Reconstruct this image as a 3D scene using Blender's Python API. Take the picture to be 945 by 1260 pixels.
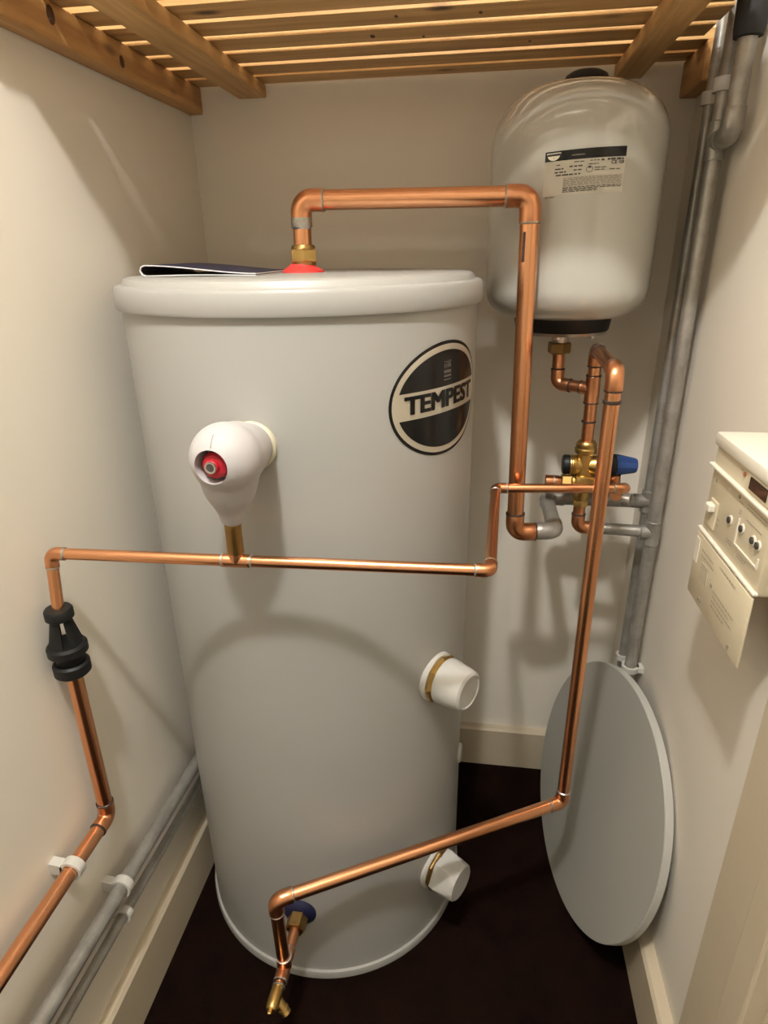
import bpy, bmesh, math, random
from mathutils import Vector, Matrix, Quaternion
random.seed(7)
PI = math.pi
for o in list(bpy.data.objects): bpy.data.objects.remove(o)
S = bpy.context.scene
COL = S.collection

# ------------------------------------------------------------------ camera, world, light, exposure
CAMZ = 1.305
PITCH, YAW, ROLL, FPX = 0.39343, -0.14996, -0.01590, 766.8
cy, sy = math.cos(YAW), math.sin(YAW)
fw = Vector((sy*math.cos(PITCH), cy*math.cos(PITCH), -math.sin(PITCH)))
rt = Vector((cy, -sy, 0)); up = rt.cross(fw)
r2 = rt*math.cos(ROLL) + up*math.sin(ROLL); u2 = -rt*math.sin(ROLL) + up*math.cos(ROLL)
cam = bpy.data.cameras.new('camera'); camo = bpy.data.objects.new('camera', cam); COL.objects.link(camo)
cam.sensor_fit = 'HORIZONTAL'; cam.sensor_width = 36; cam.lens = FPX/945*36; cam.clip_start = .02
M = Matrix((r2, u2, -fw)).transposed().to_4x4(); M.translation = (0, 0, CAMZ)
camo.matrix_world = M
S.camera = camo
S.view_settings.view_transform = 'Standard'; S.view_settings.look = 'None'
S.view_settings.gamma = 1; S.view_settings.use_curve_mapping = False
S.view_settings.exposure = 0.0
W = bpy.data.worlds.new('world'); S.world = W; W.use_nodes = True
W.node_tree.nodes['Background'].inputs[0].default_value = (1, .96, .90, 1)
W.node_tree.nodes['Background'].inputs[1].default_value = 0.05
ld = bpy.data.lights.new('hall_lamp', 'POINT'); ld.energy = 84; ld.color = (1, .99, .965); ld.shadow_soft_size = .045
lo = bpy.data.objects.new('hall_lamp', ld); lo.location = (-.18, -.045, 2.46); COL.objects.link(lo)

# ------------------------------------------------------------------ materials
def mat(name, col, rough=.5, metal=0, var=0, vscale=6, col2=None, bump=0, bscale=200, coat=0, spec=None, rvar=0):
    m = bpy.data.materials.new(name); m.use_nodes = True
    nt = m.node_tree; b = nt.nodes['Principled BSDF']; L = nt.links.new
    b.inputs['Base Color'].default_value = (*col, 1); b.inputs['Roughness'].default_value = rough
    b.inputs['Metallic'].default_value = metal
    if coat: b.inputs['Coat Weight'].default_value = coat; b.inputs['Coat Roughness'].default_value = .12
    if spec is not None: b.inputs['Specular IOR Level'].default_value = spec
    tc = nt.nodes.new('ShaderNodeTexCoord')
    if var or rvar:
        n = nt.nodes.new('ShaderNodeTexNoise'); n.inputs['Scale'].default_value = vscale; n.inputs['Detail'].default_value = 6
        n.inputs['Roughness'].default_value = .65
        L(tc.outputs['Object'], n.inputs['Vector'])
        if var:
            r = nt.nodes.new('ShaderNodeValToRGB'); r.color_ramp.elements[0].position = .5-var; r.color_ramp.elements[1].position = .5+var
            c2 = col2 or tuple(c*.8 for c in col)
            r.color_ramp.elements[0].color = (*c2, 1); r.color_ramp.elements[1].color = (*col, 1)
            L(n.outputs['Fac'], r.inputs['Fac']); L(r.outputs['Color'], b.inputs['Base Color'])
        if rvar:
            mr = nt.nodes.new('ShaderNodeMapRange'); mr.inputs[3].default_value = rough-rvar; mr.inputs[4].default_value = rough+rvar
            L(n.outputs['Fac'], mr.inputs[0]); L(mr.outputs[0], b.inputs['Roughness'])
    if bump:
        n2 = nt.nodes.new('ShaderNodeTexNoise'); n2.inputs['Scale'].default_value = bscale; n2.inputs['Detail'].default_value = 4
        bp = nt.nodes.new('ShaderNodeBump'); bp.inputs['Strength'].default_value = bump; bp.inputs['Distance'].default_value = .002
        L(tc.outputs['Object'], n2.inputs['Vector']); L(n2.outputs['Fac'], bp.inputs['Height']); L(bp.outputs['Normal'], b.inputs['Normal'])
    return m

def wood(name, axis, light=(.68, .42, .17), dark=(.46, .25, .085), knot=(.10, .045, .02)):
    m = bpy.data.materials.new(name); m.use_nodes = True
    nt = m.node_tree; b = nt.nodes['Principled BSDF']; L = nt.links.new; N = nt.nodes.new
    tc = N('ShaderNodeTexCoord'); oi = N('ShaderNodeObjectInfo')
    off = N('ShaderNodeVectorMath'); off.operation = 'MULTIPLY_ADD'
    cb = N('ShaderNodeCombineXYZ')
    for i in range(3): L(oi.outputs['Random'], cb.inputs[i])
    L(cb.outputs[0], off.inputs[0]); off.inputs[1].default_value = (7.3, 5.1, 3.7); L(tc.outputs['Object'], off.inputs[2])
    mp = N('ShaderNodeMapping')
    sc = [26, 26, 26]; sc[axis] = 1.6; mp.inputs['Scale'].default_value = sc; L(off.outputs[0], mp.inputs['Vector'])
    n = N('ShaderNodeTexNoise'); n.inputs['Scale'].default_value = 2.2; n.inputs['Detail'].default_value = 5; n.inputs['Distortion'].default_value = .6
    L(mp.outputs[0], n.inputs['Vector'])
    r = N('ShaderNodeValToRGB'); r.color_ramp.elements[0].position = .34; r.color_ramp.elements[1].position = .66
    r.color_ramp.elements[0].color = (*dark, 1); r.color_ramp.elements[1].color = (*light, 1); L(n.outputs['Fac'], r.inputs['Fac'])
    # knots
    mp2 = N('ShaderNodeMapping'); s2 = [15, 15, 15]; s2[axis] = 7; mp2.inputs['Scale'].default_value = s2; L(off.outputs[0], mp2.inputs['Vector'])
    v = N('ShaderNodeTexVoronoi'); v.inputs['Scale'].default_value = 1.0; v.inputs['Randomness'].default_value = 1; L(mp2.outputs[0], v.inputs['Vector'])
    kr = N('ShaderNodeMapRange'); kr.inputs[1].default_value = .06; kr.inputs[2].default_value = .17; L(v.outputs['Distance'], kr.inputs[0])
    sel = N('ShaderNodeSeparateColor'); L(v.outputs['Color'], sel.inputs[0])
    gt = N('ShaderNodeMath'); gt.operation = 'LESS_THAN'; gt.inputs[1].default_value = .62; L(sel.outputs[0], gt.inputs[0])
    mx = N('ShaderNodeMath'); mx.operation = 'MAXIMUM'; L(kr.outputs[0], mx.inputs[0]); L(gt.outputs[0], mx.inputs[1])
    mix = N('ShaderNodeMix'); mix.data_type = 'RGBA'; mix.inputs['A'].default_value = (*knot, 1)
    L(mx.outputs[0], mix.inputs['Factor']); L(r.outputs['Color'], mix.inputs['B'])
    L(mix.outputs['Result'], b.inputs['Base Color']); b.inputs['Roughness'].default_value = .55
    bp = N('ShaderNodeBump'); bp.inputs['Strength'].default_value = .25; bp.inputs['Distance'].default_value = .001
    L(n.outputs['Fac'], bp.inputs['Height']); L(bp.outputs['Normal'], b.inputs['Normal'])
    return m

WALL = mat('wall_paint', (.85, .79, .685), .75, var=.35, vscale=3, col2=(.82, .76, .655), bump=.12, bscale=90)
HALLP = mat('hall_paint', (.60, .555, .475), .8)
CEIL = mat('ceiling_paint', (.84, .80, .72), .8)
TRIM = mat('trim_paint', (.57, .485, .355), .45, var=.3, vscale=8, col2=(.52, .44, .315))
FLOOR = mat('dark_floor', (.010, .0036, .0020), .85, var=.2, vscale=24, col2=(.0035, .0014, .001), bump=.3, bscale=500, spec=.05)
TANK = mat('tank_enamel', (.39, .383, .358), .36, var=.3, vscale=5, col2=(.37, .363, .338), bump=.05, bscale=600)
LID = mat('lid_plastic', (.36, .35, .325), .4)
VESSEL = mat('vessel_enamel', (.49, .48, .43), .22, bump=.02, bscale=300, coat=.8)
WHITE = mat('white_plastic', (.54, .525, .49), .4)
FOAM = mat('white_jacket', (.48, .455, .455), .6, bump=.1, bscale=300)
RED = mat('red_plastic', (.42, .010, .022), .5)
REDF = mat('red_flange', (.75, .05, .045), .45)
BLACK = mat('black_plastic', (.007, .007, .007), .5, spec=.3)
RUBBER = mat('black_foam', (.012, .011, .011), .8)
BLUE = mat('blue_plastic', (.012, .045, .17), .4)
NAVY = mat('navy_flange', (.008, .010, .045), .5)
COPPER = mat('copper', (.82, .41, .215), .27, 1, var=.48, vscale=7, col2=(.72, .335, .165))
COPPERD = mat('copper_dull', (.78, .365, .185), .30, 1, var=.4, vscale=16, col2=(.60, .27, .135))
BRASS = mat('brass', (.66, .46, .17), .33, 1, var=.25, vscale=40, col2=(.48, .32, .10))
BRASSD = mat('brass_dull', (.42, .27, .10), .42, 1, var=.25, vscale=40, col2=(.28, .17, .06))
SOLDER = mat('solder', (.62, .60, .55), .35, .9, var=.25, vscale=120, col2=(.35, .32, .28))
FLUX = mat('burnt_flux', (.05, .028, .018), .6, var=.2, vscale=160, col2=(.015, .01, .008))
GREYP = mat('grey_painted_pipe', (.42, .405, .37), .36, .55, var=.2, vscale=30, col2=(.27, .255, .225), bump=.25, bscale=160)
STEEL = mat('steel', (.6, .58, .54), .3, 1)
DISCF = mat('laminate_white', (.37, .36, .32), .38)
DISCE = mat('edge_band', (.46, .45, .41), .4)
CREAM = mat('cream_plastic', (.66, .58, .42), .45, var=.3, vscale=10, col2=(.61, .53, .37))
CREAML = mat('cream_plastic_pale', (.74, .69, .58), .45)
PRINT = mat('print_dark', (.05, .045, .04), .6)
PRINTG = mat('print_grey', (.28, .25, .20), .6)
DISPLAY = mat('display_dark', (.012, .008, .008), .15)
SILVER = mat('badge_silver', (.66, .62, .52), .3, .6)
BADGEK = mat('badge_black', (.006, .006, .006), .2, spec=.3)
PAPER = mat('paper_white', (.78, .77, .76), .5)
COVER = mat('booklet_cover', (.055, .043, .036), .5)
INNER = mat('booklet_inner', (.012, .012, .035), .5)
STICK = mat('rating_sticker', (.60, .565, .48), .4)
CLIP = mat('clip_plastic', (.58, .56, .51), .35)
WX, WY = wood('pine_slat', 0), wood('pine_joist', 1)
WYD = wood('pine_beam', 1, (.58, .33, .125), (.38, .185, .06))

# ------------------------------------------------------------------ object helpers
WL = {}
def link(o, parent, loc):
    COL.objects.link(o); WL[o.name] = Vector(loc)
    if parent:
        o.parent = parent; o.location = Vector(loc) - WL[parent.name]
    else: o.location = loc
    return o
def thing(name, label, cat, loc, group=None):
    o = bpy.data.objects.new(name, None); o.empty_display_size = .02
    link(o, None, loc); return tag(o, label, cat, group)
def tag(o, label, cat=None, group=None, kind=None):
    o['label'] = label
    if cat: o['category'] = cat
    if group: o['group'] = group
    if kind: o['kind'] = kind
    return o
def obj(name, bm, m, parent=None, smooth=True, label=None, origin=None):
    """bm holds world coordinates"""
    bmesh.ops.recalc_face_normals(bm, faces=bm.faces[:])
    vs = [v.co for v in bm.verts]
    if origin is None:
        mn = Vector([min(v[i] for v in vs) for i in range(3)]); mxx = Vector([max(v[i] for v in vs) for i in range(3)])
        origin = Vector(((mn.x+mxx.x)/2, (mn.y+mxx.y)/2, mn.z))
    bmesh.ops.translate(bm, verts=bm.verts[:], vec=-Vector(origin))
    me = bpy.data.meshes.new(name)
    if smooth:
        for f in bm.faces: f.smooth = True
        for e in bm.edges:
            if len(e.link_faces) == 2 and e.calc_face_angle(0) > .6: e.smooth = False
    bm.to_mesh(me); bm.free(); me.materials.append(m)
    o = bpy.data.objects.new(name, me); link(o, parent, origin)
    if label: o['label'] = label
    return o
def NB(): return bmesh.new()
def box(bm, lo_, hi_, bev=0, seg=2):
    r = bmesh.ops.create_cube(bm, size=1); vs = r['verts']
    for v in vs: v.co = Vector([(lo_[i]+hi_[i])/2 + v.co[i]*(hi_[i]-lo_[i]) for i in range(3)])
    if bev:
        es = list({e for v in vs for e in v.link_edges})
        bmesh.ops.bevel(bm, geom=es, offset=bev, segments=seg, affect='EDGES', profile=.5)
    return bm
def basis(d):
    d = Vector(d).normalized(); a = Vector((0, 0, 1)) if abs(d.z) < .9 else Vector((1, 0, 0))
    x = a.cross(d).normalized(); return x, d.cross(x), d
def lathe(bm, p, d, prof, seg=40, a0=0, a1=2*PI, caps=True):
    """prof: list of (t along d, radius)"""
    x, y, d = basis(d); p = Vector(p); full = abs(a1-a0-2*PI) < 1e-6
    n = seg if full else seg+1; rings = []
    for t, r in prof:
        rings.append([bm.verts.new(p + d*t + (x*math.cos(a0+(a1-a0)*k/seg) + y*math.sin(a0+(a1-a0)*k/seg))*r) for k in range(n)])
    for A, B in zip(rings, rings[1:]):
        for k in range(seg):
            bm.faces.new((A[k], A[(k+1) % n], B[(k+1) % n], B[k]))
    if caps and full: bm.faces.new(rings[0][::-1]); bm.faces.new(rings[-1])
    if not full:
        for k in (0, n-1):
            bm.faces.new([R[k] for R in rings])
    return bm
def hexnut(bm, p, d, t0, t1, r, n=6, cham=.12, rot=0):
    x, y, d = basis(d); p = Vector(p); c = r*cham; rings = []
    for t, q in ((t0, r-c), (t0+c, r), (t1-c, r), (t1, r-c)):
        rings.append([bm.verts.new(p+d*t+(x*math.cos(rot+2*PI*k/n)+y*math.sin(rot+2*PI*k/n))*q) for k in range(n)])
    for A, B in zip(rings, rings[1:]):
        for k in range(n): bm.faces.new((A[k], A[(k+1) % n], B[(k+1) % n], B[k]))
    bm.faces.new(rings[0][::-1]); bm.faces.new(rings[-1])
    return bm
def sweep(bm, pts, rad, seg=20, caps=True):
    pts = [Vector(p) for p in pts]; rs = rad if isinstance(rad, (list, tuple)) else [rad]*len(pts)
    t = (pts[1]-pts[0]).normalized(); x, y, _ = basis(t); rings = []
    for i, p in enumerate(pts):
        if i == 0: tn = (pts[1]-pts[0]).normalized()
        elif i == len(pts)-1: tn = (pts[-1]-pts[-2]).normalized()
        else: tn = ((pts[i]-pts[i-1]).normalized()+(pts[i+1]-pts[i]).normalized()).normalized()
        q = t.rotation_difference(tn); x = q @ x; t = tn; y = t.cross(x)
        rings.append([bm.verts.new(p+(x*math.cos(2*PI*k/seg)+y*math.sin(2*PI*k/seg))*rs[i]) for k in range(seg)])
    for A, B in zip(rings, rings[1:]):
        for k in range(seg): bm.faces.new((A[k], A[(k+1) % seg], B[(k+1) % seg], B[k]))
    if caps: bm.faces.new(rings[0][::-1]); bm.faces.new(rings[-1])
    return bm
def fillet(p0, p1, p2, R, n=8):
    p0, p1, p2 = Vector(p0), Vector(p1), Vector(p2)
    a = (p0-p1).normalized(); b = (p2-p1).normalized(); ang = a.angle(b); d = R/math.tan(ang/2)
    A = p1+a*d; B = p1+b*d; c = p1+(a+b).normalized()*(R/math.sin(ang/2)); out = []
    va, vb = A-c, B-c; th = va.angle(vb); pe = (vb-va*math.cos(th))/math.sin(th)
    for k in range(n+1): out.append(c+va*math.cos(th*k/n)+pe*math.sin(th*k/n))
    return out, d
def pipe_run(root, pts, r, R=None, sock=.9, m=None, me=None, ring=None, ringm='solder', skip=(), inset=0):
    """straight lengths and elbow fittings as parts of root; solder rings as sub-parts of the elbows"""
    m = m or COPPER; me = me or m; R = R or r*1.25; pts = [Vector(p) for p in pts]
    ends = {}; n = len(pts)
    for i in range(1, n-1):
        arc, d = fillet(pts[i-1], pts[i], pts[i+1], R)
        a = (pts[i-1]-pts[i]).normalized(); b = (pts[i+1]-pts[i]).normalized(); s = r*sock*1.5
        w = r*1.13
        path = [arc[0]+a*s, arc[0]+a*(s-.0015)] + [arc[0]+a*(s*.35)] + arc + [arc[-1]+b*(s*.35)] + [arc[-1]+b*(s-.0015), arc[-1]+b*s]
        rr = [w*.98, w*1.02, w*1.0] + [w*1.01]*len(arc) + [w*1.0] + [w*1.02, w*.98]
        e = obj('elbow', sweep(NB(), path, rr, 22), me, root)
        for P, D in ((arc[0]+a*s, a), (arc[-1]+b*s, b)):
            rm = {'solder': SOLDER, 'flux': FLUX, 'grey': None}[ringm if isinstance(ringm, str) else ringm[i-1]]
            if rm: obj('solder_ring', lathe(NB(), P-D*.001, D, [(-.0012, r), (-.0006, w*1.035), (.0010, w*1.03), (.0022, r*1.02)], 22, caps=False), rm, e)
        ends[i] = (arc[0]+a*s*.5, arc[-1]+b*s*.5)
    for i in range(n-1):
        A = ends[i][1] if i in ends else pts[i]; B = ends[i+1][0] if i+1 in ends else pts[i+1]
        if (B-A).dot((pts[i+1]-pts[i]).normalized()) > .002: obj('pipe', sweep(NB(), [A, A.lerp(B, .5), B], r, 22), m, root)
def band(root, P, D, r, m=None, name='solder_ring', w=.0015):
    return obj(name, lathe(NB(), P, D, [(-w, r*1.0), (-w*.6, r*1.16), (w*.6, r*1.16), (w, r*1.0)], 22, caps=False), m or SOLDER, root)
def tee(root, P, D, B, r, rb=None, L=.02, Lb=.018, m=None, rings=SOLDER):
    """tee fitting: run along D, branch towards B"""
    rb = rb or r; D = Vector(D).normalized(); B = Vector(B).normalized(); P = Vector(P); w = r*1.14; wb = rb*1.14
    bm = NB(); lathe(bm, P, D, [(-L, w*.97), (-L+.0015, w*1.03), (-L+.004, w), (0, w*1.03), (L-.004, w), (L-.0015, w*1.03), (L, w*.97)], 22)
    lathe(bm, P, B, [(0, wb), (r*1.3, wb*1.02), (Lb-.002, wb), (Lb, wb*1.03), (Lb+.001, wb*.97)], 22)
    t = obj('tee', bm, m or COPPER, root)
    if rings:
        for Q, E, q in ((P-D*L, D, r), (P+D*L, D, r), (P+B*(Lb+.001), B, rb)):
            obj('solder_ring', lathe(NB(), Q, E, [(-.0016, q), (-.0012, q*1.18), (.0012, q*1.18), (.0016, q)], 22, caps=False), rings, t)
    return t
def text_tris(body, size, bold=0, align='CENTER'):
    c = bpy.data.curves.new('t', 'FONT'); c.body = body; c.size = size; c.offset = bold; c.align_x = align; c.align_y = 'CENTER'; c.resolution_u = 3
    o = bpy.data.objects.new('t', c); COL.objects.link(o)
    dg = bpy.context.evaluated_depsgraph_get(); dg.update(); e = o.evaluated_get(dg); me = e.to_mesh()
    V = [(v.co.x, v.co.y) for v in me.vertices]; F = [tuple(p.vertices) for p in me.polygons]
    e.to_mesh_clear(); bpy.data.objects.remove(o); bpy.data.curves.remove(c)
    return V, F
def decal(bm, V, F, fn):
    vs = [bm.verts.new(fn(*v)) for v in V]
    for f in F:
        try: bm.faces.new([vs[i] for i in f])
        except ValueError: pass
    return bm
def strip(bm, s0, s1, top, bot, fn, n=30):
    """patch between two curves over s, mapped by fn(s,z)"""
    A = []; 
    for k in range(n+1):
        s = s0+(s1-s0)*k/n; A.append((bm.verts.new(fn(s, bot(s))), bm.verts.new(fn(s, top(s)))))
    for a, b in zip(A, A[1:]): bm.faces.new((a[0], b[0], b[1], a[1]))
    return bm
def rect(bm, s0, s1, z0, z1, fn, n=6): return strip(bm, s0, s1, lambda s: z1, lambda s: z0, fn, n)

# ------------------------------------------------------------------ the setting
XL, XR, YB, ZC = -.578, .364, 1.365, 2.55
def struct(name, bm, m, label, smooth=False):
    o = obj(name, bm, m, None, smooth); o['kind'] = 'structure'; o['label'] = label; return o
struct('floor', box(NB(), (-1.1, -1.7, -.06), (1.3, YB, 0)), FLOOR, 'dark brown floor of the cupboard')
struct('ceiling', box(NB(), (-1.1, -1.7, ZC), (1.3, YB+.1, ZC+.06)), CEIL, 'pale ceiling above the slatted shelf')
struct('wall_back', box(NB(), (XL-.1, YB, -.06), (XR+.1, YB+.1, ZC)), WALL, 'off white painted back wall behind the tank')
struct('wall_left', box(NB(), (XL-.1, .20, -.06), (XL, YB, ZC)), WALL, 'off white painted wall left of the tank')
struct('wall_right', box(NB(), (XR, .585, -.06), (XR+.1, YB, ZC)), WALL, 'off white painted wall right of the tank')
struct('wall_front', box(NB(), (.345, .36, -.06), (1.3, .585, ZC)), WALL, 'painted wall at the door opening')
struct('wall_hall_left', box(NB(), (-1.1, -1.7, -.06), (-1.0, .20, ZC)), HALLP, 'painted hall wall on the left')
struct('wall_hall_front', box(NB(), (-1.0, .20, -.06), (XL-.1, .30, ZC)), HALLP, 'painted hall wall beside the door opening')
struct('wall_hall_right', box(NB(), (1.2, -1.7, -.06), (1.3, .36, ZC)), HALLP, 'painted hall wall on the right')
struct('wall_hall_back', box(NB(), (-1.0, -1.7, -.06), (1.2, -1.6, ZC)), HALLP, 'painted hall wall opposite the cupboard')
def board(axis, a0, a1, face, wall, h):
    bm = NB(); s = 1 if face > wall else -1
    prof = [(wall, 0), (face, 0), (face, h-.006), (face-s*.005, h), (wall, h)]
    E = []
    for a in (a0, a1): E.append([bm.verts.new((p, a, z) if axis == 'Y' else (a, p, z)) for p, z in prof])
    n = len(prof)
    for k in range(n): bm.faces.new((E[0][k], E[0][(k+1) % n], E[1][(k+1) % n], E[1][k]))
    bm.faces.new(E[0]); bm.faces.new(E[1][::-1]); return bm
struct('baseboard_left', board('Y', .20, YB, XL+.020, XL, .130), TRIM, 'cream painted baseboard along the left wall')
struct('baseboard_right', board('Y', .585, YB-.02, XR-.024, XR, .130), TRIM, 'cream painted baseboard along the right wall')
struct('baseboard_back', board('X', XL+.02, XR, YB-.020, YB, .122), TRIM, 'cream painted baseboard along the back wall')
struct('trim_1', box(NB(), (.318, .497, 0), (.345, .585, 2.5), .002), TRIM, 'cream painted door lining at the right edge')
struct('trim_2', box(NB(), (.307, .455, 0), (.345, .497, 2.5), .003), TRIM, 'cream painted door stop on the lining')
struct('trim_3', box(NB(), (.328, .350, 0), (.345, .455, 2.5), .002), TRIM, 'cream painted outer door lining')

# ------------------------------------------------------------------ hot water tank
TC = Vector((-.2785, 1.0255, 0)); TR = .275
tank = thing('hot_water_tank', 'tall white cylindrical hot water tank standing on the dark floor', 'water tank', TC)
obj('body', lathe(NB(), TC, (0, 0, 1), [(.012, TR-.01), (.012, TR), (.05, TR), (.3, TR), (.6, TR), (.9, TR), (1.245, TR)], 128), TANK, tank)
obj('base_ring', lathe(NB(), TC, (0, 0, 1), [(0, TR-.02), (0, TR+.006), (.012, TR+.006), (.016, TR+.0045), (.017, TR+.001), (.017, TR-.004)], 128), LID, tank)
obj('lid', lathe(NB(), TC, (0, 0, 1), [(1.236, TR-.004), (1.236, .2815), (1.240, .283), (1.262, .2825), (1.2665, .280), (1.268, .276), (1.2685, .271), (1.272, .2695), (1.276, .267), (1.278, .262), (1.279, .25), (1.279, .12), (1.279, .02)], 128), LID, tank)
def tpt(phi, z, off=0):
    a = math.radians(phi); return Vector((TC.x+(TR+off)*math.sin(a), TC.y-(TR+off)*math.cos(a), z))
def tdir(phi): a = math.radians(phi); return Vector((math.sin(a), -math.cos(a), 0))
# badge
BA, BB, BPH, BZ = .108, .0805, 59.3, 1.113
def bmap(off): return lambda s, z: tpt(BPH+math.degrees(s/TR), BZ+z, off)
def ell(a, b): return lambda s: b*math.sqrt(max(0, 1-(s/a)**2))
def oval(a, b, off):
    f = ell(a, b); bm = NB(); n = 48; A = []
    g = [-a*math.cos(PI*k/n) for k in range(n+1)]; fn = bmap(off)
    for s in g: A.append((bm.verts.new(fn(s, -f(s))), bm.verts.new(fn(s, f(s)))))
    for p, q in zip(A, A[1:]): bm.faces.new((p[0], q[0], q[1], p[1]))
    bmesh.ops.remove_doubles(bm, verts=bm.verts[:], dist=1e-6); return bm
badge = obj('badge', oval(BA, BB, .0006), BADGEK, tank, True, 'oval black and silver badge reading TEMPEST')
obj('silver_field', oval(BA-.0045, BB-.0045, .0010), SILVER, badge)
ia, ib, hb = BA-.0125, BB-.0125, .0185
for sg, nm in ((1, 'upper_panel'), (-1, 'lower_panel')):
    sm = ia*math.sqrt(1-(hb/ib)**2); f = ell(ia, ib); bm = NB()
    n = 40; A = []; fn = bmap(.0014)
    for k in range(n+1):
        s = -sm*math.cos(PI*k/n); A.append((bm.verts.new(fn(s, sg*hb)), bm.verts.new(fn(s, sg*max(f(s), hb)))))
    for p, q in zip(A, A[1:]):
        bm.faces.new((p[0], q[0], q[1], p[1]))
    obj(nm, bm, BADGEK, badge)
V, F = text_tris('TEMPEST', .034, 0)
w = max(v[0] for v in V)-min(v[0] for v in V); k = .164/w
bm = NB()
for i_, (dx, dy) in enumerate([(a*.0009, b*.0010) for a in (-2, -1, 0, 1, 2) for b in (-1, 0, 1)]): decal(bm, [(x*k+dx, y+dy) for x, y in V], F, lambda x, y: bmap(.0019+i_*.00002)(x, y))
obj('lettering', bm, BADGEK, badge, False, 'black capital lettering TEMPEST')
bm = NB()
for i, (zz, hh) in enumerate(((.052, .0012), (.047, .006), (.0385, .0045), (.0325, .0032), (.0275, .0018))):
    if i in (1,):
        for q in range(4): rect(bm, -.0085+q*.0045, -.0085+q*.0045+.003, zz-.003, zz+.003, bmap(.0019), 2)
    else: rect(bm, -.009, .009, zz-hh/2, zz+hh/2, bmap(.0019), 4)
obj('emblem', bm, mat('emblem_grey', (.16, .14, .12), .4, .5), badge, False, 'small silver print block above the lettering')
# small vertical mark and side cover on the far right of the tank
obj('side_cover', lathe(NB(), tpt(86, .352, -.002), tdir(86), [(0, .020), (.006, .019), (.008, .016)], 32), WHITE, tank, label='small white round cover on the tank side')
# red collar at the outlet
obj('outlet_collar', lathe(NB(), (TC.x, TC.y, 1.2785), (0, 0, 1), [(0, .034), (.003, .0335), (.007, .026), (.010, .021), (.013, .019)], 40), REDF, tank, label='red plastic collar around the top outlet')
# immersion heater bosses and caps
def immersion(phi, z, faceted):
    P = tpt(phi, z, -.004); d = tdir(phi)
    fl = obj('boss_flange', lathe(NB(), P, d, [(0, .044), (.006, .044), (.010, .041)], 44), WHITE, tank)
    obj('brass_ring', hexnut(NB(), P, d, .008, .022, .043, 8), BRASS if not faceted else BRASSD, tank, False)
    if not faceted:
        c = obj('heater_cap', lathe(NB(), P, d, [(.022, .0395), (.024, .0405), (.060, .0365), (.068, .0345), (.071, .031), (.0715, .029), (.0695, .028), (.0695, .01)], 48), WHITE, tank, label='white conical immersion heater cap')
    else:
        bm = NB(); x, y, dd = basis(d); rings = []
        spec = [(.020, .041, 0), (.030, .042, 0), (.052, .039, .5), (.064, .036, 1), (.067, .033, 1)]
        for t, r, mix in spec:
            ring = []
            for q in range(48):
                a = 2*PI*q/48; h = r/max(.001, math.cos((a % (PI/3))-PI/6))*.93; rr = h*(1-mix)+r*mix
                ring.append(bm.verts.new(P+dd*t+(x*math.cos(a)+y*math.sin(a))*rr))
            rings.append(ring)
        for A, B in zip(rings, rings[1:]):
            for q in range(48): bm.faces.new((A[q], A[(q+1) % 48], B[(q+1) % 48], B[q]))
        bm.faces.new(rings[0][::-1]); bm.faces.new(rings[-1])
        obj('heater_cap', bm, WHITE, tank, label='white faceted immersion heater cap near the floor')
immersion(57.5, .637, False)
immersion(59, .172, True)
# inlet boss with blue flange
IZ = .180
obj('inlet_collar', lathe(NB(), (-.283, .7525, IZ), (0, -1, 0), [(0, .031), (.004, .031), (.009, .026), (.012, .019)], 40), NAVY, tank, label='dark blue plastic collar around the low inlet')

# ------------------------------------------------------------------ temperature relief valve in its white jacket
tp = thing('relief_valve', 'white jacketed relief valve with a red knob on the tank front', 'valve', (-.278, .75, 1.07))
obj('mounting_ring', lathe(NB(), (-.285, .7520, 1.076), (0, -1, 0), [(0, .0325), (.006, .0325), (.009, .030)], 40), mat('ring_yellowish', (.62, .58, .44), .5), tp)
A_ = Vector((-.288, .668, 1.0855)); Bk = Vector((-.285, .732, 1.079))
bm = NB()
def ball(c, r, sc=(1, 1, 1)):
    g = bmesh.ops.create_uvsphere(bm, u_segments=32, v_segments=20, radius=r)
    for v in g['verts']: v.co = Vector(c)+Vector([v.co[i]*sc[i] for i in range(3)])
ball(A_, .0425); ball(Bk, .030)
lathe(bm, A_, Bk-A_, [(0, .0405), (.035, .0385), ((Bk-A_).length+.010, .0300)], 32)
nk = Vector((-.2955, .683, .995))
lathe(bm, nk, A_+Vector((0, .006, 0))-nk, [(0, .0125), (.004, .0150), (.020, .0190), (.042, .031), (.072, .038)], 32)
me = bpy.data.meshes.new('jk'); bm.to_mesh(me); bm.free()
jo = bpy.data.objects.new('jk', me); COL.objects.link(jo)
rm = jo.modifiers.new('r', 'REMESH'); rm.mode = 'VOXEL'; rm.voxel_size = .0018
sm_ = jo.modifiers.new('s', 'SMOOTH'); sm_.iterations = 34; sm_.factor = .5
hd = Vector((-.10, -1, .03)).normalized()
hb_ = NB(); HP = A_+hd*.010+Vector((.000, 0, -.0015))
lathe(hb_, HP, hd, [(0, .0195), (.05, .0210)], 40)
bmesh.ops.recalc_face_normals(hb_, faces=hb_.faces[:])
hm = bpy.data.meshes.new('hole'); hb_.to_mesh(hm); hb_.free(); ho = bpy.data.objects.new('hole', hm); COL.objects.link(ho)
bo = jo.modifiers.new('b', 'BOOLEAN'); bo.operation = 'DIFFERENCE'; bo.object = ho; bo.solver = 'EXACT'
dg = bpy.context.evaluated_depsgraph_get(); dg.update()
jm = bpy.data.meshes.new_from_object(jo.evaluated_get(dg))
bpy.data.objects.remove(jo); bpy.data.objects.remove(ho)
bm = NB(); bm.from_mesh(jm); bpy.data.meshes.remove(jm)
jacket = obj('jacket', bm, FOAM, tp)
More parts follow.
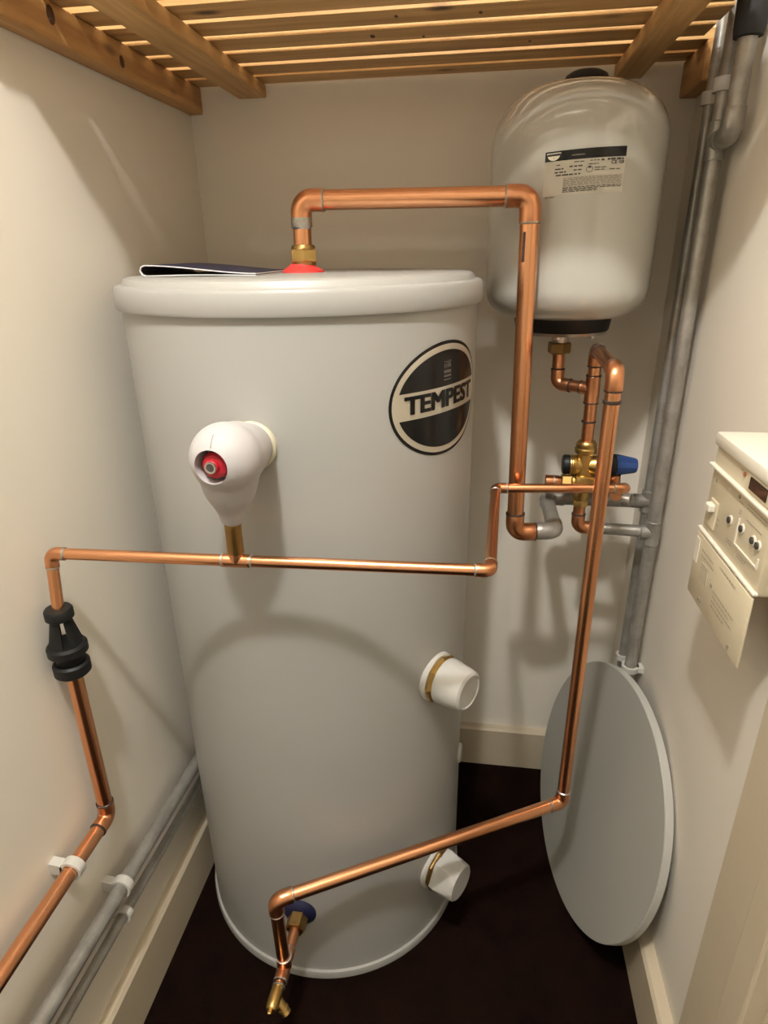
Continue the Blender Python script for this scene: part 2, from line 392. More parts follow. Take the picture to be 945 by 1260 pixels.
# seam down the jacket front
def surf(z, sidex=0):
    d2 = .0418**2-(z-A_.z)**2-(sidex)**2
    return A_.y-math.sqrt(max(d2, 0))
pts = [(A_.x-.0015, surf(z)-.0002, z) for z in [A_.z+.034-.0008*i for i in range(16)]]
obj('seam', sweep(NB(), pts, .0007, 8), PRINTG, jacket)
kn = obj('knob', lathe(NB(), HP-hd*.001, hd, [(0, .0165), (.014, .0160), (.020, .0150), (.0225, .0125), (.023, .0085), (.0275, .0080), (.0285, .0068)], 36), RED, tp, label='red relief knob inside the jacket opening')
obj('screw_rim', lathe(NB(), HP+hd*.0275, hd, [(0, .0072), (.0015, .0070), (.0015, .0050), (.0012, .0048)], 24), STEEL, kn)
obj('screw_hole', lathe(NB(), HP+hd*.0276, hd, [(0, .0049), (.0012, .0047)], 24), PRINT, kn)
obj('outlet_stub', lathe(NB(), (-.296, .683, .953), (0, 0, 1), [(0, .0098), (.002, .0105), (.050, .0105)], 28), BRASSD, tp)

# ------------------------------------------------------------------ discharge pipe (15 mm) along the front to the left wall
R15, R22, R28 = .0077, .0111, .0141
ZF = .950
dis = thing('discharge_pipe', 'thin copper discharge pipe crossing in front of the tank', 'pipe', (-.2865, .667, ZF))
P = [(.250, 1.120, .905), (.250, 1.005, .943), (.039, .990, .941), (.027, .702, .937), (-.547, .668, .9455), (-.547, .656, .862)]
pipe_run(dis, P, R15, m=COPPER, me=COPPERD)
tee(dis, (-.296, .6829, .9418), (1, .059, -.0148), (0, 0, 1), R15, R15*1.08, .019, .016)
# ------------------------------------------------------------------ tundish
tu = thing('tundish', 'black plastic tundish on the copper pipe at the left wall', 'tundish', (-.547, .656, .765))
c = (-.547, .656, 0)
obj('top_collar', lathe(NB(), c, (0, 0, 1), [(.853, .009), (.853, .0165), (.855, .0185), (.866, .0185), (.869, .0165), (.869, .009)], 32), BLACK, tu)
cone = NB()
for a in range(4):
    lathe(cone, c, (0, 0, 1), [(.812, .0195), (.812, .0225), (.846, .0150), (.854, .0140), (.854, .0110), (.846, .0120)], 10, a*PI/2+.25+.6, a*PI/2+PI/2-.17+.6)
obj('funnel', cone, BLACK, tu)
obj('flange', lathe(NB(), c, (0, 0, 1), [(.797, .010), (.797, .0235), (.800, .0265), (.810, .0265), (.814, .0235), (.814, .016)], 36), BLACK, tu)
obj('neck', lathe(NB(), c, (0, 0, 1), [(.780, .018), (.788, .018), (.799, .020)], 32), BLACK, tu)
obj('lower_collar', lathe(NB(), c, (0, 0, 1), [(.764, .0115), (.764, .0215), (.767, .0245), (.781, .0245), (.784, .0215), (.784, .012)], 36), BLACK, tu)
drop = thing('waste_pipe', 'copper waste pipe dropping below the black tundish along left wall', 'pipe', (-.547, .655, .495))
pipe_run(drop, [(-.547, .656, .775), (-.546, .652, .494), (-.546, .20, .494)], R22, m=COPPER, me=COPPERD, ringm='flux')

# ------------------------------------------------------------------ hot outlet pipe (28 mm)
hot = thing('hot_outlet_pipe', 'thick copper pipe arching from the red tank collar over to the right', 'pipe', (TC.x, TC.y, 1.29))
RX, RY = .070, 1.030
pipe_run(hot, [(TC.x+.003, TC.y, 1.30), (TC.x+.003, TC.y, 1.381), (RX-.003, RY, 1.379), (RX+.008, RY, .845), (.124, RY+.006, .845)], R28, m=COPPER, me=COPPERD, ringm=('solder', 'solder', 'flux'))
obj('compression_nut', hexnut(NB(), (TC.x+.003, TC.y, 1.290), (0, 0, 1), .003, .024, .0215, 6, rot=.3), BRASS, hot, False)
obj('olive_collar', lathe(NB(), (TC.x+.003, TC.y, 1.290), (0, 0, 1), [(0, .0185), (.026, .0185), (.029, .0165)], 28), BRASSD, hot)
obj('solder_smear', lathe(NB(), (TC.x+.003, TC.y, 1.341), (0, 0, 1), [(0, .0146), (.003, .0162), (.010, .0166), (.016, .0164)], 24, -1.2, 1.2), SOLDER, hot)
# burnt marks on riser below top elbow
obj('flux_mark', lathe(NB(), (RX-.0025, RY, 1.290), (0, 0, 1), [(0, .0138), (.001, .0146), (.040, .0146), (.041, .0138)], 4, -2.2-PI/2+PI, -1.95-PI/2+PI), FLUX, hot)

# ------------------------------------------------------------------ grey painted pipes on the right wall
TNX, TNY, TKX, TKY = .343, 1.205, .3395, 1.130
thin = thing('grey_riser_pipe', 'thinner grey painted pipe rising in the right back corner', 'pipe', (TNX, TNY, .0))
HZ = .846
obj('pipe', sweep(NB(), [(TNX, TNY, 0), (TNX, TNY, 1), (TNX, TNY, 2.3)], .0088, 20), GREYP, thin)
tee(thin, (TNX, TNY, HZ), (0, 0, 1), (-1, 0, 0), .0105, .0125, .022, .026, GREYP, None)
pipe_run(thin, [(TNX-.02, TNY, HZ), (.149, TNY, HZ), (.149, RY+.010, HZ), (.117, RY+.006, HZ)], .0136, m=GREYP, me=GREYP, ringm='grey')
thick = thing('grey_supply_pipe', 'thicker grey painted pipe rising in the right corner with a side branch', 'pipe', (TKX, TKY, 0))
obj('pipe', sweep(NB(), [(TKX, TKY, 0), (TKX, TKY, 1), (TKX, TKY, 2.3)], .0118, 22), GREYP, thick)
CZ = .812
tee(thick, (TKX, TKY, CZ), (0, 0, 1), (-1, 0, 0), .0122, .0118, .024, .022, GREYP, None)
obj('pipe', sweep(NB(), [(TKX-.02, TKY+.004, CZ), (.27, 1.138, CZ), (.232, 1.140, CZ)], .0112, 20), GREYP, thick)
tee(thick, (TKX, TKY, 1.452), (0, 0, 1), (0, -1, 0), .0122, .0122, .026, .022, GREYP, None)
pipe_run(thick, [(TKX, TKY-.015, 1.452), (TKX-.002, 1.066, 1.452), (TKX-.002, 1.064, 1.66)], .0125, m=GREYP, me=GREYP, ringm='grey')
ins = obj('pipe_insulation', lathe(NB(), (TKX-.002, 1.064, 1.562), (0, 0, 1), [(0, .014), (.001, .0185), (.012, .0200), (.05, .0205), (.30, .0205)], 28), RUBBER, None)
tag(ins, 'black foam insulation sleeve around the upper right grey branch', 'insulation')

# ------------------------------------------------------------------ valve group
VX, VY = .204, 1.140
vb = thing('control_valve', 'brass valve group with blue and black caps beneath the expansion vessel', 'valve', (VX, VY, .845))
bm = NB()
lathe(bm, (VX, VY, 0), (0, 0, 1), [(.862, .0125), (.868, .0125), (.872, .015), (.896, .0185), (.910, .0165), (.925, .0145), (.965, .0145)], 32)
lathe(bm, (VX, VY, .938), (1, 0, 0), [(-.028, .0165), (-.026, .0175), (-.012, .0175), (-.006, .0135), (.006, .0135), (.012, .0175), (.036, .0175), (.038, .0165)], 32)
lathe(bm, (VX, VY, .9035), (1, 0, 0), [(-.022, .0135), (-.020, .0155), (.022, .0155), (.040, .0135)], 28)
box(bm, (VX-.016, VY-.0195, .889), (VX+.018, VY+.01, .921), .005)
body = obj('body', bm, BRASS, vb)
obj('top_nut', lathe(NB(), (VX, VY, .960), (0, 0, 1), [(0, .0165), (.003, .0200), (.010, .0205), (.012, .0185), (.019, .0190), (.021, .0165), (.024, .0150)], 30), BRASS, vb)
for t in (-.024, -.020, -.016): obj('thread', lathe(NB(), (VX+t, VY, .938), (1, 0, 0), [(-.0014, .0168), (0, .0186), (.0014, .0168)], 28, caps=False), BRASS, body)
obj('black_cap', lathe(NB(), (VX-.027, VY, .938), (-1, 0, 0), [(0, .0180), (.009, .0182), (.012, .0165), (.0125, .012)], 32), BLACK, vb, label='black round cap on the left of the valve')
obj('cap_collar', lathe(NB(), (VX+.036, VY, .938), (1, 0, 0), [(0, .0180), (.002, .0215), (.010, .0225), (.018, .0215), (.020, .0185)], 32), BLACK, vb)
bl = obj('blue_cap', lathe(NB(), (VX+.054, VY, .940), (1, 0, -.02), [(0, .0195), (.004, .0195), (.034, .0140), (.038, .0125), (.039, .010)], 10), BLUE, vb, False, label='blue tapered relief cap on the right of the valve')
obj('side_nut', hexnut(NB(), (VX-.019, VY, .9035), (-1, 0, 0), 0, .020, .0150, 6), BRASS, vb, False)
obj('capped_stub', lathe(NB(), (VX-.037, VY, .9035), (-1, 0, 0), [(0, .0095), (.006, .0115), (.008, .0120), (.030, .0120), (.0315, .0105)], 28), COPPERD, vb, label='capped copper stub left of the valve')
band(vb, (VX-.052, VY, .9035), (1, 0, 0), .0112)
obj('lower_nut', hexnut(NB(), (VX, VY, .857), (0, 0, 1), 0, .013, .0145, 6), BRASS, vb, False)
pipe_run(vb, [(VX, VY, .862), (VX, VY, CZ), (.245, VY, CZ)], R22, m=COPPERD, me=COPPERD, ringm='flux')
# relief outlet under the blue cap
pipe_run(vb, [(VX+.056, VY, .925), (VX+.057, VY, .896), (VX+.050, 1.085, .90)], .0098, m=COPPERD, me=COPPERD, ringm='flux')
obj('outlet_ring', lathe(NB(), (VX+.068, VY-.035, .886), (1, -.4, 0), [(0, .0125), (.010, .0130), (.013, .0120), (.013, .0085), (.009, .0085)], 28), GREYP, vb)

# ------------------------------------------------------------------ cold feed pipe: up, over, down, across and into the tank
LX, LY, LZ = .192, .912, .347
cold = thing('cold_feed_pipe', 'long copper feed pipe looping down from the valve across to the tank base', 'pipe', (LX, LY, LZ))
pipe_run(cold, [(VX, VY, .975), (VX-.001, VY, 1.146), (LX-.001, LY, 1.150), (LX+.001, LY, LZ), (-.286, .653, LZ-.002), (-.284, .655, IZ+.01)], R22,
         m=COPPER, me=COPPERD, ringm=('flux', 'flux', 'solder', 'solder'))
for z in (1.118, 1.055, 1.020): band(cold, (VX-.001, VY, z), (0, 0, 1), R22, FLUX if z > 1.03 else FLUX, 'flux_ring', .0018)
band(cold, (LX-.001, LY, 1.106), (0, 0, 1), R22*.98, FLUX, 'flux_ring', .0030)
tee(cold, (VX-.001, VY, 1.078), (0, 0, 1), (-.058, .036, .004), R22, R22*.9, .024, .020, COPPERD, FLUX)
pipe_run(cold, [(VX-.012, VY+.008, 1.079), (.146, 1.178, 1.080), (.145, 1.180, 1.150)], R22*.96, m=COPPERD, me=COPPERD, ringm='flux')
obj('vessel_nut', hexnut(NB(), (.145, 1.18, 1.134), (0, 0, 1), 0, .020, .0205, 6, rot=.2), BRASSD, cold, False)
tee(cold, (-.2835, .655, IZ), (0, 1, 0), (0, 0, 1), R22*.92, R22, .026, .022, COPPERD)
obj('pipe', sweep(NB(), [(-.283, .684, IZ), (-.283, .70, IZ), (-.283, .722, IZ)], .0098, 20), COPPERD, cold)
obj('inlet_nut', hexnut(NB(), (-.283, .741, IZ), (0, -1, 0), 0, .026, .0185, 6), BRASSD, cold, False)
obj('pipe', sweep(NB(), [(-.2835, .640, IZ), (-.284, .63, IZ), (-.284, .620, IZ)], .0088, 20), COPPER, cold)
band(cold, (-.284, .621, IZ), (0, 1, 0), .0095)
dc = obj('drain_cock', lathe(NB(), (-.284, .622, IZ), (-.06, -1, -.03), [(0, .0085), (.004, .0100), (.022, .0105), (.032, .0100), (.036, .0085), (.037, .0075)], 24), BRASS, cold, label='small brass drain cock')
obj('spindle', box(NB(), (-.2900, .579, IZ-.0045), (-.2838, .588, IZ+.0020), .001), BRASS, dc, False)
obj('hose_spout', lathe(NB(), (-.285, .606, IZ-.001), (.55, -.25, -.62), [(0, .0075), (.020, .0075), (.021, .0088), (.025, .0088), (.026, .0078), (.032, .0080), (.033, .0055)], 22), BRASS, dc)

# ------------------------------------------------------------------ expansion vessel
VC = Vector((.145, 1.180, 0)); VR = .1365
ves = thing('expansion_vessel', 'white rounded expansion vessel mounted high on the back wall', 'vessel', (VC.x, VC.y, 1.17))
prof = []
for k in range(13):
    a = -PI/2+PI/2*k/12; prof.append((1.247+.049*math.sin(a), .082+(VR-.082)*math.cos(a) if k else .05))
prof += [(1.28, VR), (1.34, VR), (1.40, VR)]
for k in range(19):
    a = PI/2*k/18; prof.append((1.455+.088*math.sin(a)**1.0, max(.02, VR*(math.cos(a)**.62))))
obj('shell', lathe(NB(), VC, (0, 0, 1), prof, 96), VESSEL, ves)
obj('valve_cap', lathe(NB(), (VC.x+.004, VC.y, 1.536), (0, 0, 1), [(0, .036), (.008, .036), (.018, .031), (.023, .022), (.024, .01)], 36), BLACK, ves, label='black cap on top of the vessel')
obj('base_ring', lathe(NB(), VC, (0, 0, 1), [(1.176, .068), (1.176, .0785), (1.178, .0800), (1.200, .0835), (1.204, .0885), (1.207, .0885), (1.208, .08)], 64), BLACK, ves)
pl = obj('flange_plate', lathe(NB(), VC, (0, 0, 1), [(1.171, .02), (1.171, .076), (1.176, .078), (1.178, .07)], 48), STEEL, ves)
for k in range(6):
    a = 2*PI*k/6+.3; obj('bolt', hexnut(NB(), (VC.x+.062*math.cos(a), VC.y+.062*math.sin(a), 1.171), (0, 0, -1), 0, .006, .006), STEEL, pl, False)
obj('connector', lathe(NB(), VC, (0, 0, 1), [(1.150, .0150), (1.174, .0150), (1.177, .02)], 28), STEEL, ves)
br = NB(); box(br, (VC.x-.035, VC.y+.125, 1.27), (VC.x+.035, YB, 1.42), .003)
lathe(br, VC, (0, 0, 1), [(1.318, VR-.004), (1.318, VR+.0020), (1.345, VR+.0020), (1.345, VR-.004)], 40, -.9+PI, .9+PI, False)
obj('wall_bracket', br, WHITE, ves, False)
LPH = -1.5
def vmap(off):
    return lambda s, z: Vector((VC.x+(VR+off)*math.sin(s/VR+math.radians(LPH)), VC.y-(VR+off)*math.cos(s/VR+math.radians(LPH)), 1.4095+z*.85+s*.040))
def vrect(bm, s0, s1, z0, z1, off, n=8): return rect(bm, s0, s1, z0, z1, vmap(off), n)
st = obj('rating_label', vrect(NB(), -.0575, .0575, -.034, .034, .0005, 20), STICK, ves, label='rating label with a black header strip')
obj('header', vrect(NB(), -.0575, .0575, .019, .034, .0008, 20), BADGEK, st)
bm = NB(); strip(bm, -.055, -.035, lambda s: .0315, lambda s: .0315-.0115*math.sqrt(max(0, 1-((s+.045)/.0101)**2)), vmap(.0011), 10); obj('maker_emblem', bm, SILVER, st)
bm = NB(); vrect(bm, -.0545, -.0355, .0268, .0302, .0014, 4); obj('emblem_band', bm, PRINT, st)
bm = NB(); vrect(bm, -.0455, -.0440, .0225, .0245, .0014, 1); vrect(bm, -.020, -.002, .0248, .0262, .0011, 4); obj('print_mark', bm, PRINTG, st)
V, F = text_tris('CE', .0075, .0002); obj('approval_mark', decal(NB(), V, F, lambda x, y: vmap(.0011)(x+.040, y+.0108)), PRINT, st, False)
V, F = text_tris('G8', .0065, .0002); obj('approval_mark', decal(NB(), V, F, lambda x, y: vmap(.0011)(x+.051, y+.0108)), PRINT, st, False)
bm = NB()
def words(s0, s1, z, h):
    s = s0
    while s < s1-.002:
        l = random.uniform(.003, .009); e = min(s+l, s1); vrect(bm, s, e, z-h/2, z+h/2, .0011, 1); s = e+random.uniform(.0008, .002)
for s0, s1, z, h in ((-.040, -.033, .0125, .0014), (-.016, .000, .0152, .0014), (.006, .020, .0155, .0012), (.0215, .0255, .0155, .0028), (.030, .054, .0158, .0028),
                     (-.042, -.030, .0065, .0020), (-.022, -.004, .0088, .0020), (.004, .018, .0102, .0014), (-.042, -.026, .0015, .0020), (-.016, -.005, .0030, .0018), (-.040, -.006, -.0030, .0020),
                     (.013, .029, .0045, .0012), (.013, .027, .0010, .0012), (.034, .052, .0010, .0013)):
    words(s0, s1, z, h)
obj('small_print', bm, PRINT, st, False)
bm = NB()
for i in range(7): words(-.029, .054, -.0085-.0019*i, .0009)
obj('small_print', bm, PRINTG, st, False)
bm = NB()
for i in range(4): words(-.029, .054 if i < 2 else .02, -.0228-.0021*i, .0011)
words(-.054, -.040, -.0360, .0010)
obj('small_print', bm, PRINT, st, False)
bm = NB(); 
for k in range(20):
    a0 = 2*PI*k/20; a1 = 2*PI*(k+1)/20; f = vmap(.0011)
    if 4 <= k <= 5: continue
    bm.faces.new([bm.verts.new(f(.006+r*math.cos(a), .0025+r*math.sin(a))) for r, a in ((.0048, a0), (.0048, a1), (.0041, a1), (.0041, a0))])
vrect(bm, .0042, .0078, .0045, .0075, .0011, 1)
obj('disposal_mark', bm, PRINT, st, False)

# ------------------------------------------------------------------ slatted pine shelf
SZ = 1.605
sh = thing('slatted_shelf', 'slatted pine shelf overhead spanning the two side walls', 'shelf', (-.11, 1.06, SZ))
fronts = [(.758, .797)]+[(.805+.072*k+random.uniform(-.0015, .0015), 0) for k in range(8)]
for a, b in fronts:
    b = b or a+.0535+random.uniform(-.001, .002); dz = random.uniform(0, .0012)
    obj('slat', box(NB(), (XL+.002, a, SZ+dz), (.362 if a > 1.23 else .323 if a > 1.08 else .3165, min(b, YB-.006), SZ+.0148+dz), .0006, 1), WX, sh, False)
obj('wall_bearer', box(NB(), (XL, .757, 1.560), (XL+.028, YB-.006, SZ), .002, 1), WYD, sh, False)
obj('wall_bearer', box(NB(), (.334, 1.235, 1.550), (XR, YB-.002, SZ), .002, 1), WYD, sh, False)
obj('joist', box(NB(), (-.476, .757, 1.583), (-.420, YB-.004, SZ), .002, 1), WY, sh, False)
obj('joist', box(NB(), (.218, .757, 1.583), (.266, YB-.004, SZ), .002, 1), WY, sh, False)

KNOT = mat('knot_wood', (.085, .035, .014), .6, var=.3, vscale=160, col2=(.04, .016, .008))
def knot(c, d, a, b, rot=0):
    x, y, d = basis(d); bm = NB(); ring = []
    for k in range(18):
        t = 2*PI*k/18; ring.append(bm.verts.new(Vector(c)+(x*math.cos(rot)+y*math.sin(rot))*(a*math.cos(t))+(y*math.cos(rot)-x*math.sin(rot))*(b*math.sin(t))+d*.0004))
    bm.faces.new(ring); return bm
wb = [o for o in sh.children if o.name == 'wall_bearer'][0]
for py, pz, a in ((.895, 1.5885, .0085), (1.062, 1.578, .0065)): obj('knot', knot((XL+.028, py, pz), (1, 0, 0), a, a*1.25), KNOT, wb, False)
for px_, py, a in ((-.175, 1.120, .0085), (-.130, 1.045, .006), (-.10, 1.135, .005), (-.015, 1.052, .006), (.06, 1.19, .005)):
    sl_ = [o for o in sh.children if o.name.startswith('slat') and abs(WL[o.name].y-py) < .027]
    if sl_: obj('knot', knot((px_, py, WL[sl_[0].name].z), (0, 0, -1), a, a*.45), KNOT, sl_[0], False)
# ------------------------------------------------------------------ grey pipes low on the left wall
def linepipe(name, label, p0, p1, r):
    o = obj(name, sweep(NB(), [p0, (Vector(p0)+Vector(p1))/2, p1], r, 22), GREYP); return tag(o, label, 'pipe')
linepipe('grey_wall_pipe', 'thicker grey painted pipe running low along the left wall', (-.546, .20, .366), (-.546, 1.35, .306), .0122)
linepipe('grey_wall_pipe', 'thinner grey painted pipe just above the left baseboard', (-.551, .20, .304), (-.551, 1.35, .243), .0085)
# ------------------------------------------------------------------ pipe clips
def pipe_clip(c, axis, wall_d, r, gap, label, w=.012):
    """ring round the pipe at c (pipe along axis), base block reaching gap towards wall_d"""
    t = thing('pipe_clip', label, 'pipe clip', Vector(c)+Vector(wall_d)*gap, 'white plastic pipe clips')
    ax = Vector(axis).normalized(); wd = Vector(wall_d).normalized(); sd = ax.cross(wd)
    bm = NB(); prof = []; n = 28
    rings = []
    for s in (-w/2, w/2):
        for rr in (r+.0006, r+.0052):
            rings.append([bm.verts.new(Vector(c)+ax*s+(wd*math.cos(2*PI*k/n)+sd*math.sin(2*PI*k/n))*rr) for k in range(n)])
    a, b, d, e = rings
    for k in range(n):
        j = (k+1) % n
        for P_, Q_ in ((a, b), (b, e), (e, d), (d, a)): bm.faces.new((P_[k], P_[j], Q_[j], Q_[k]))
    obj('ring', bm, CLIP, t)
    bm = NB(); lo_, hi_ = r+.001, gap
    vs = []
    for t_ in (lo_, hi_):
        hw = r*.75 if t_ == lo_ else r*.95
        for s, q in ((-1, -1), (1, -1), (1, 1), (-1, 1)): vs.append(bm.verts.new(Vector(c)+wd*t_+ax*(s*w*.5)+sd*(q*hw)))
    for f in ((0, 1, 2, 3), (7, 6, 5, 4), (0, 4, 5, 1), (1, 5, 6, 2), (2, 6, 7, 3), (3, 7, 4, 0)): bm.faces.new([vs[i] for i in f])
    obj('base', bm, CLIP, t, False)
pipe_clip((-.546, .560, .494), (0, 1, 0), (-1, 0, 0), .0111, .032, 'white plastic clip holding the copper pipe on the left wall', .014)
pipe_clip((-.546, .645, .3428), (0, 1, -.052), (-1, 0, 0), .0122, .032, 'white plastic clip on the thicker grey pipe, left wall', .014)
pipe_clip((-.551, .640, .2807), (0, 1, -.053), (-1, 0, 0), .0085, .027, 'small white clip on the thinner grey pipe, left wall', .012)
pipe_clip((TKX, TKY, 1.523), (0, 0, 1), (1, 0, 0), .0118, XR-TKX, 'white clip on the thicker grey pipe near the shelf', .018)
pipe_clip((TNX, TNY, 1.520), (0, 0, 1), (1, 0, 0), .0088, XR-TNX, 'white clip on the thinner grey pipe near the shelf', .018)
pipe_clip((TKX, TKY, .505), (0, 0, 1), (1, 0, 0), .0118, XR-TKX, 'white clip on the thicker grey pipe above the round board', .012)
pipe_clip((TNX, TNY, .480), (0, 0, 1), (1, 0, 0), .0088, XR-TNX, 'white clip on the thinner grey pipe above the round board', .012)

# ------------------------------------------------------------------ round white board leaning on the right wall
dn = Vector((math.cos(math.radians(191))*math.cos(math.radians(11.8)), math.sin(math.radians(191))*math.cos(math.radians(11.8)), math.sin(math.radians(11.8))))
dcn = Vector((.2715, 1.027, .2635)); DR = .265; DT = .017
rb_ = thing('round_board', 'round white laminated board leaning against the right wall', 'board', (dcn.x-.05, dcn.y, 0))
obj('panel', lathe(NB(), dcn, -dn, [(0, .05), (0, DR-.0012), (.0008, DR-.0006), (DT-.001, DR-.0006), (DT, DR-.002), (DT, .05)], 128), DISCF, rb_)
obj('edge_band', lathe(NB(), dcn, -dn, [(.0008, DR-.001), (.0014, DR), (DT-.0014, DR), (DT-.0008, DR-.001)], 128, caps=False), DISCE, rb_)

# ------------------------------------------------------------------ controller box on the right wall
BX, BY0, BY1, BZ0, BZ1 = .298, .617, .793, .966, 1.096
mb = thing('heating_controller', 'cream plastic controller box with its cover flap hanging open', 'controller', ((BX+XR)/2, .70, BZ0))
obj('casing', box(NB(), (BX, BY0, BZ0), (XR, BY1, BZ1), .004, 2), CREAM, mb)
obj('top_cover', box(NB(), (BX-.004, BY0-.002, BZ1-.014), (XR, BY1+.001, BZ1+.002), .003, 2), CREAML, mb)
def fmap(x): return lambda s, z: Vector((x, BY1-s, z))   # s runs from the far end towards the camera
def fbox(name, s0, s1, z0, z1, x0, m, par=mb, bev=.001, label=None):
    return obj(name, box(NB(), (BX-x0, BY1-s1, z0), (BX+.002, BY1-s0, z1), bev, 1), m, par, False, label)
fbox('ridge', -.003, .178, 1.0545, 1.0585, .005, CREAML)
fbox('lower_ridge', -.003, .178, .968, .972, .004, CREAML)
df = fbox('display_frame', .104, .162, 1.0615, 1.0815, .002, CREAM, bev=.0008)
obj('display_window', box(NB(), (BX-.0028, BY1-.156, 1.0645), (BX, BY1-.112, 1.0785), .0005, 1), DISPLAY, df, False, 'dark display window')
def dot(name, s, z, r, m, x0=.001, par=mb):
    return obj(name, lathe(NB(), (BX+.001, BY1-s, z), (-1, 0, 0), [(0, r), (.001+x0, r), (.0015+x0, r*.8)], 18), m, par)
dot('indicator', .092, 1.074, .0026, mat('indicator_red', (.45, .12, .06), .4))
for s, z in ((.020, 1.041), (.091, 1.047), (.063, 1.046)): dot('screw_hole', s, z, .0024, PRINTG if s != .063 else CREAML, .0005)
sl = fbox('slide_housing', .016, .040, .982, 1.018, .0015, CREAM)
obj('slide_switch', box(NB(), (BX-.008, BY1-.033, 1.003), (BX, BY1-.018, 1.013), .0015, 1), CREAML, sl, False, 'pale slide switch')
for s, z in ((.080, 1.014), (.114, 1.018), (.145, 1.018), (.158, 1.018)):
    k_ = dot('dial', s, z, .0040, PRINT, .003); obj('dial_ring', lathe(NB(), (BX+.001, BY1-s, z), (-1, 0, 0), [(0, .0058), (.002, .0058), (.0025, .0046)], 20), CREAML, k_)
ps = NB(); box(ps, (BX-.0015, BY1-.166, .994), (BX+.001, BY1-.102, .996)); box(ps, (BX-.0015, BY1-.104, .996), (BX+.001, BY1-.102, 1.026)); box(ps, (BX-.0015, BY1-.166, .996), (BX+.001, BY1-.164, 1.006))
obj('raised_frame', ps, CREAML, mb, False)
bm = NB()
def fw_(s0, s1, z, h, x):
    s = s0
    while s < s1-.001:
        e = min(s+random.uniform(.002, .006), s1); rect(bm, s, e, z-h/2, z+h/2, fmap(x), 1); s = e+.0012
for s0, s1, z in ((.080, .088, 1.0765), (.095, .105, 1.043), (.115, .170, 1.047), (.115, .165, 1.0435), (.098, .106, 1.034), (.098, .105, 1.031), (.044, .050, 1.000), (.044, .050, .992), (.080, .096, .991), (.080, .098, .988), (.115, .140, .988), (.115, .135, .985), (.120, .160, 1.031)):
    fw_(s0, s1, z, .0011, BX-.0004)
obj('panel_print', bm, PRINTG, mb, False)
# hinged flap hanging below
FT, FBt = Vector((BX-.001, 0, .966)), Vector((BX+.000, 0, .878))
fx = (FBt-FT).normalized(); fn_ = Vector((fx.z, 0, -fx.x)); fn_ = fn_ if fn_.x < 0 else -fn_
def flap_pt(s, t, d): return Vector((0, BY1+.002-s, 0))+FT+(FBt-FT)*t+fn_*d
def fpoly(bm, s0, s1, t0, t1, d0, d1, bev=0):
    vs = [bm.verts.new(flap_pt(s, t, d)) for d in (d0, d1) for s, t in ((s0, t0), (s1, t0), (s1, t1), (s0, t1))]
    for f in ((0, 1, 2, 3), (7, 6, 5, 4), (0, 4, 5, 1), (1, 5, 6, 2), (2, 6, 7, 3), (3, 7, 4, 0)): bm.faces.new([vs[i] for i in f])
    if bev: bmesh.ops.bevel(bm, geom=list({e for v in vs for e in v.link_edges}), offset=bev, segments=2, affect='EDGES', profile=.5)
    return bm
fl = obj('cover_flap', fpoly(NB(), .002, .180, 0, 1, 0, .003, .0012), CREAM, mb, True, 'open cream cover flap with faded print')
bm = NB()
for t0, t1, s0, s1 in ((.16, .19, .03, .07), (.24, .27, .03, .075), (.50, .53, .085, .15), (.57, .60, .085, .14), (.64, .67, .085, .15), (.71, .74, .085, .13), (.10, .13, .09, .14)):
    s = s0
    while s < s1:
        e = min(s+random.uniform(.003, .008), s1); vs = [bm.verts.new(flap_pt(a, b, .0034)) for a, b in ((s, t0), (e, t0), (e, t1), (s, t1))]; bm.faces.new(vs); s = e+.0015
obj('faded_print', bm, mat('print_faded', (.45, .39, .28), .6), fl, False)
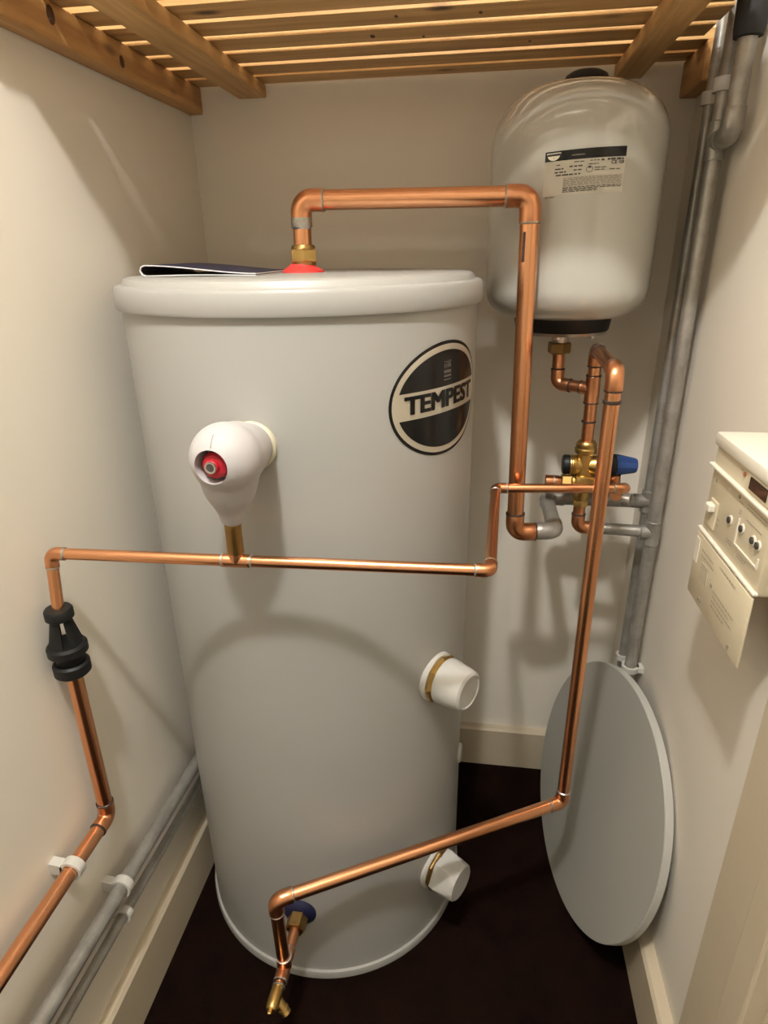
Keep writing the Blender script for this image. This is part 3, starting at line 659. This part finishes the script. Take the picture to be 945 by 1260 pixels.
obj('faded_panel', fpoly(NB(), .035, .06, .34, .60, .003, .0034), mat('print_panel', (.50, .44, .32), .6), fl, False)
obj('label_frame', fpoly(NB(), .006, .018, .08, .46, .003, .0038), CREAML, fl, False)
for s, t in ((.075, .45), (.045, .86), (.052, .84), (.150, .88)): obj('moulded_mark', fpoly(NB(), s, s+.004, t, t+.05, .003, .0042), PRINTG, fl, False)

# ------------------------------------------------------------------ booklet on the lid
bk = thing('booklet', 'dark folded booklet lying on the white tank lid', 'booklet', (-.39, .96, 1.279))
def sect(n=40):
    """teardrop fold: from the upper right leaf, round the fold at the left, back along the lower leaf"""
    out = []
    for k in range(n+1):
        u = k/n
        if u < .45:
            q = u/.45; out.append((-.300-.170*q, .0034+.0116*math.sin(q*PI*.5)**1.5-.0010*math.sin(q*PI)))
        elif u < .55:
            a = PI/2+PI*(u-.45)/.10; out.append((-.470+.0070*math.cos(a)*1.2, .0080+.0070*math.sin(a)))
        else:
            q = (u-.55)/.45; out.append((-.470+.170*q, .0010+.0010*math.sin(q*PI)))
    return out
def leaf(th0, th1, y0, y1, trim):
    pts = sect(); n = len(pts); bm = NB(); G = []
    for i, (x, z) in enumerate(pts):
        a = pts[max(i-1, 0)]; b = pts[min(i+1, n-1)]; t = Vector((b[0]-a[0], 0, b[1]-a[1])).normalized(); nn = Vector((t.z, 0, -t.x))
        col = []
        for th in (th0, th1):
            for yy in (y0, y1):
                skew = (yy-.865)*-.02
                col.append(bm.verts.new(Vector((x+skew, yy+(x+.3)*-.12, 1.279+z))+nn*th))
        G.append(col)
    for A, B in zip(G, G[1:]):
        for p, q in ((0, 1), (1, 3), (3, 2), (2, 0)): bm.faces.new((A[p], A[q], B[q], B[p]))
    bm.faces.new([G[0][i] for i in (0, 1, 3, 2)]); bm.faces.new([G[-1][i] for i in (0, 1, 3, 2)]); return bm
obj('pages', leaf(-.0006, .0006, .865, 1.050, 0), PAPER, bk)
obj('cover', leaf(-.0009, -.0007, .868, 1.047, 0), COVER, bk, label='dark printed cover')
obj('inside_print', leaf(.0007, .0009, .868, 1.047, 0), INNER, bk)
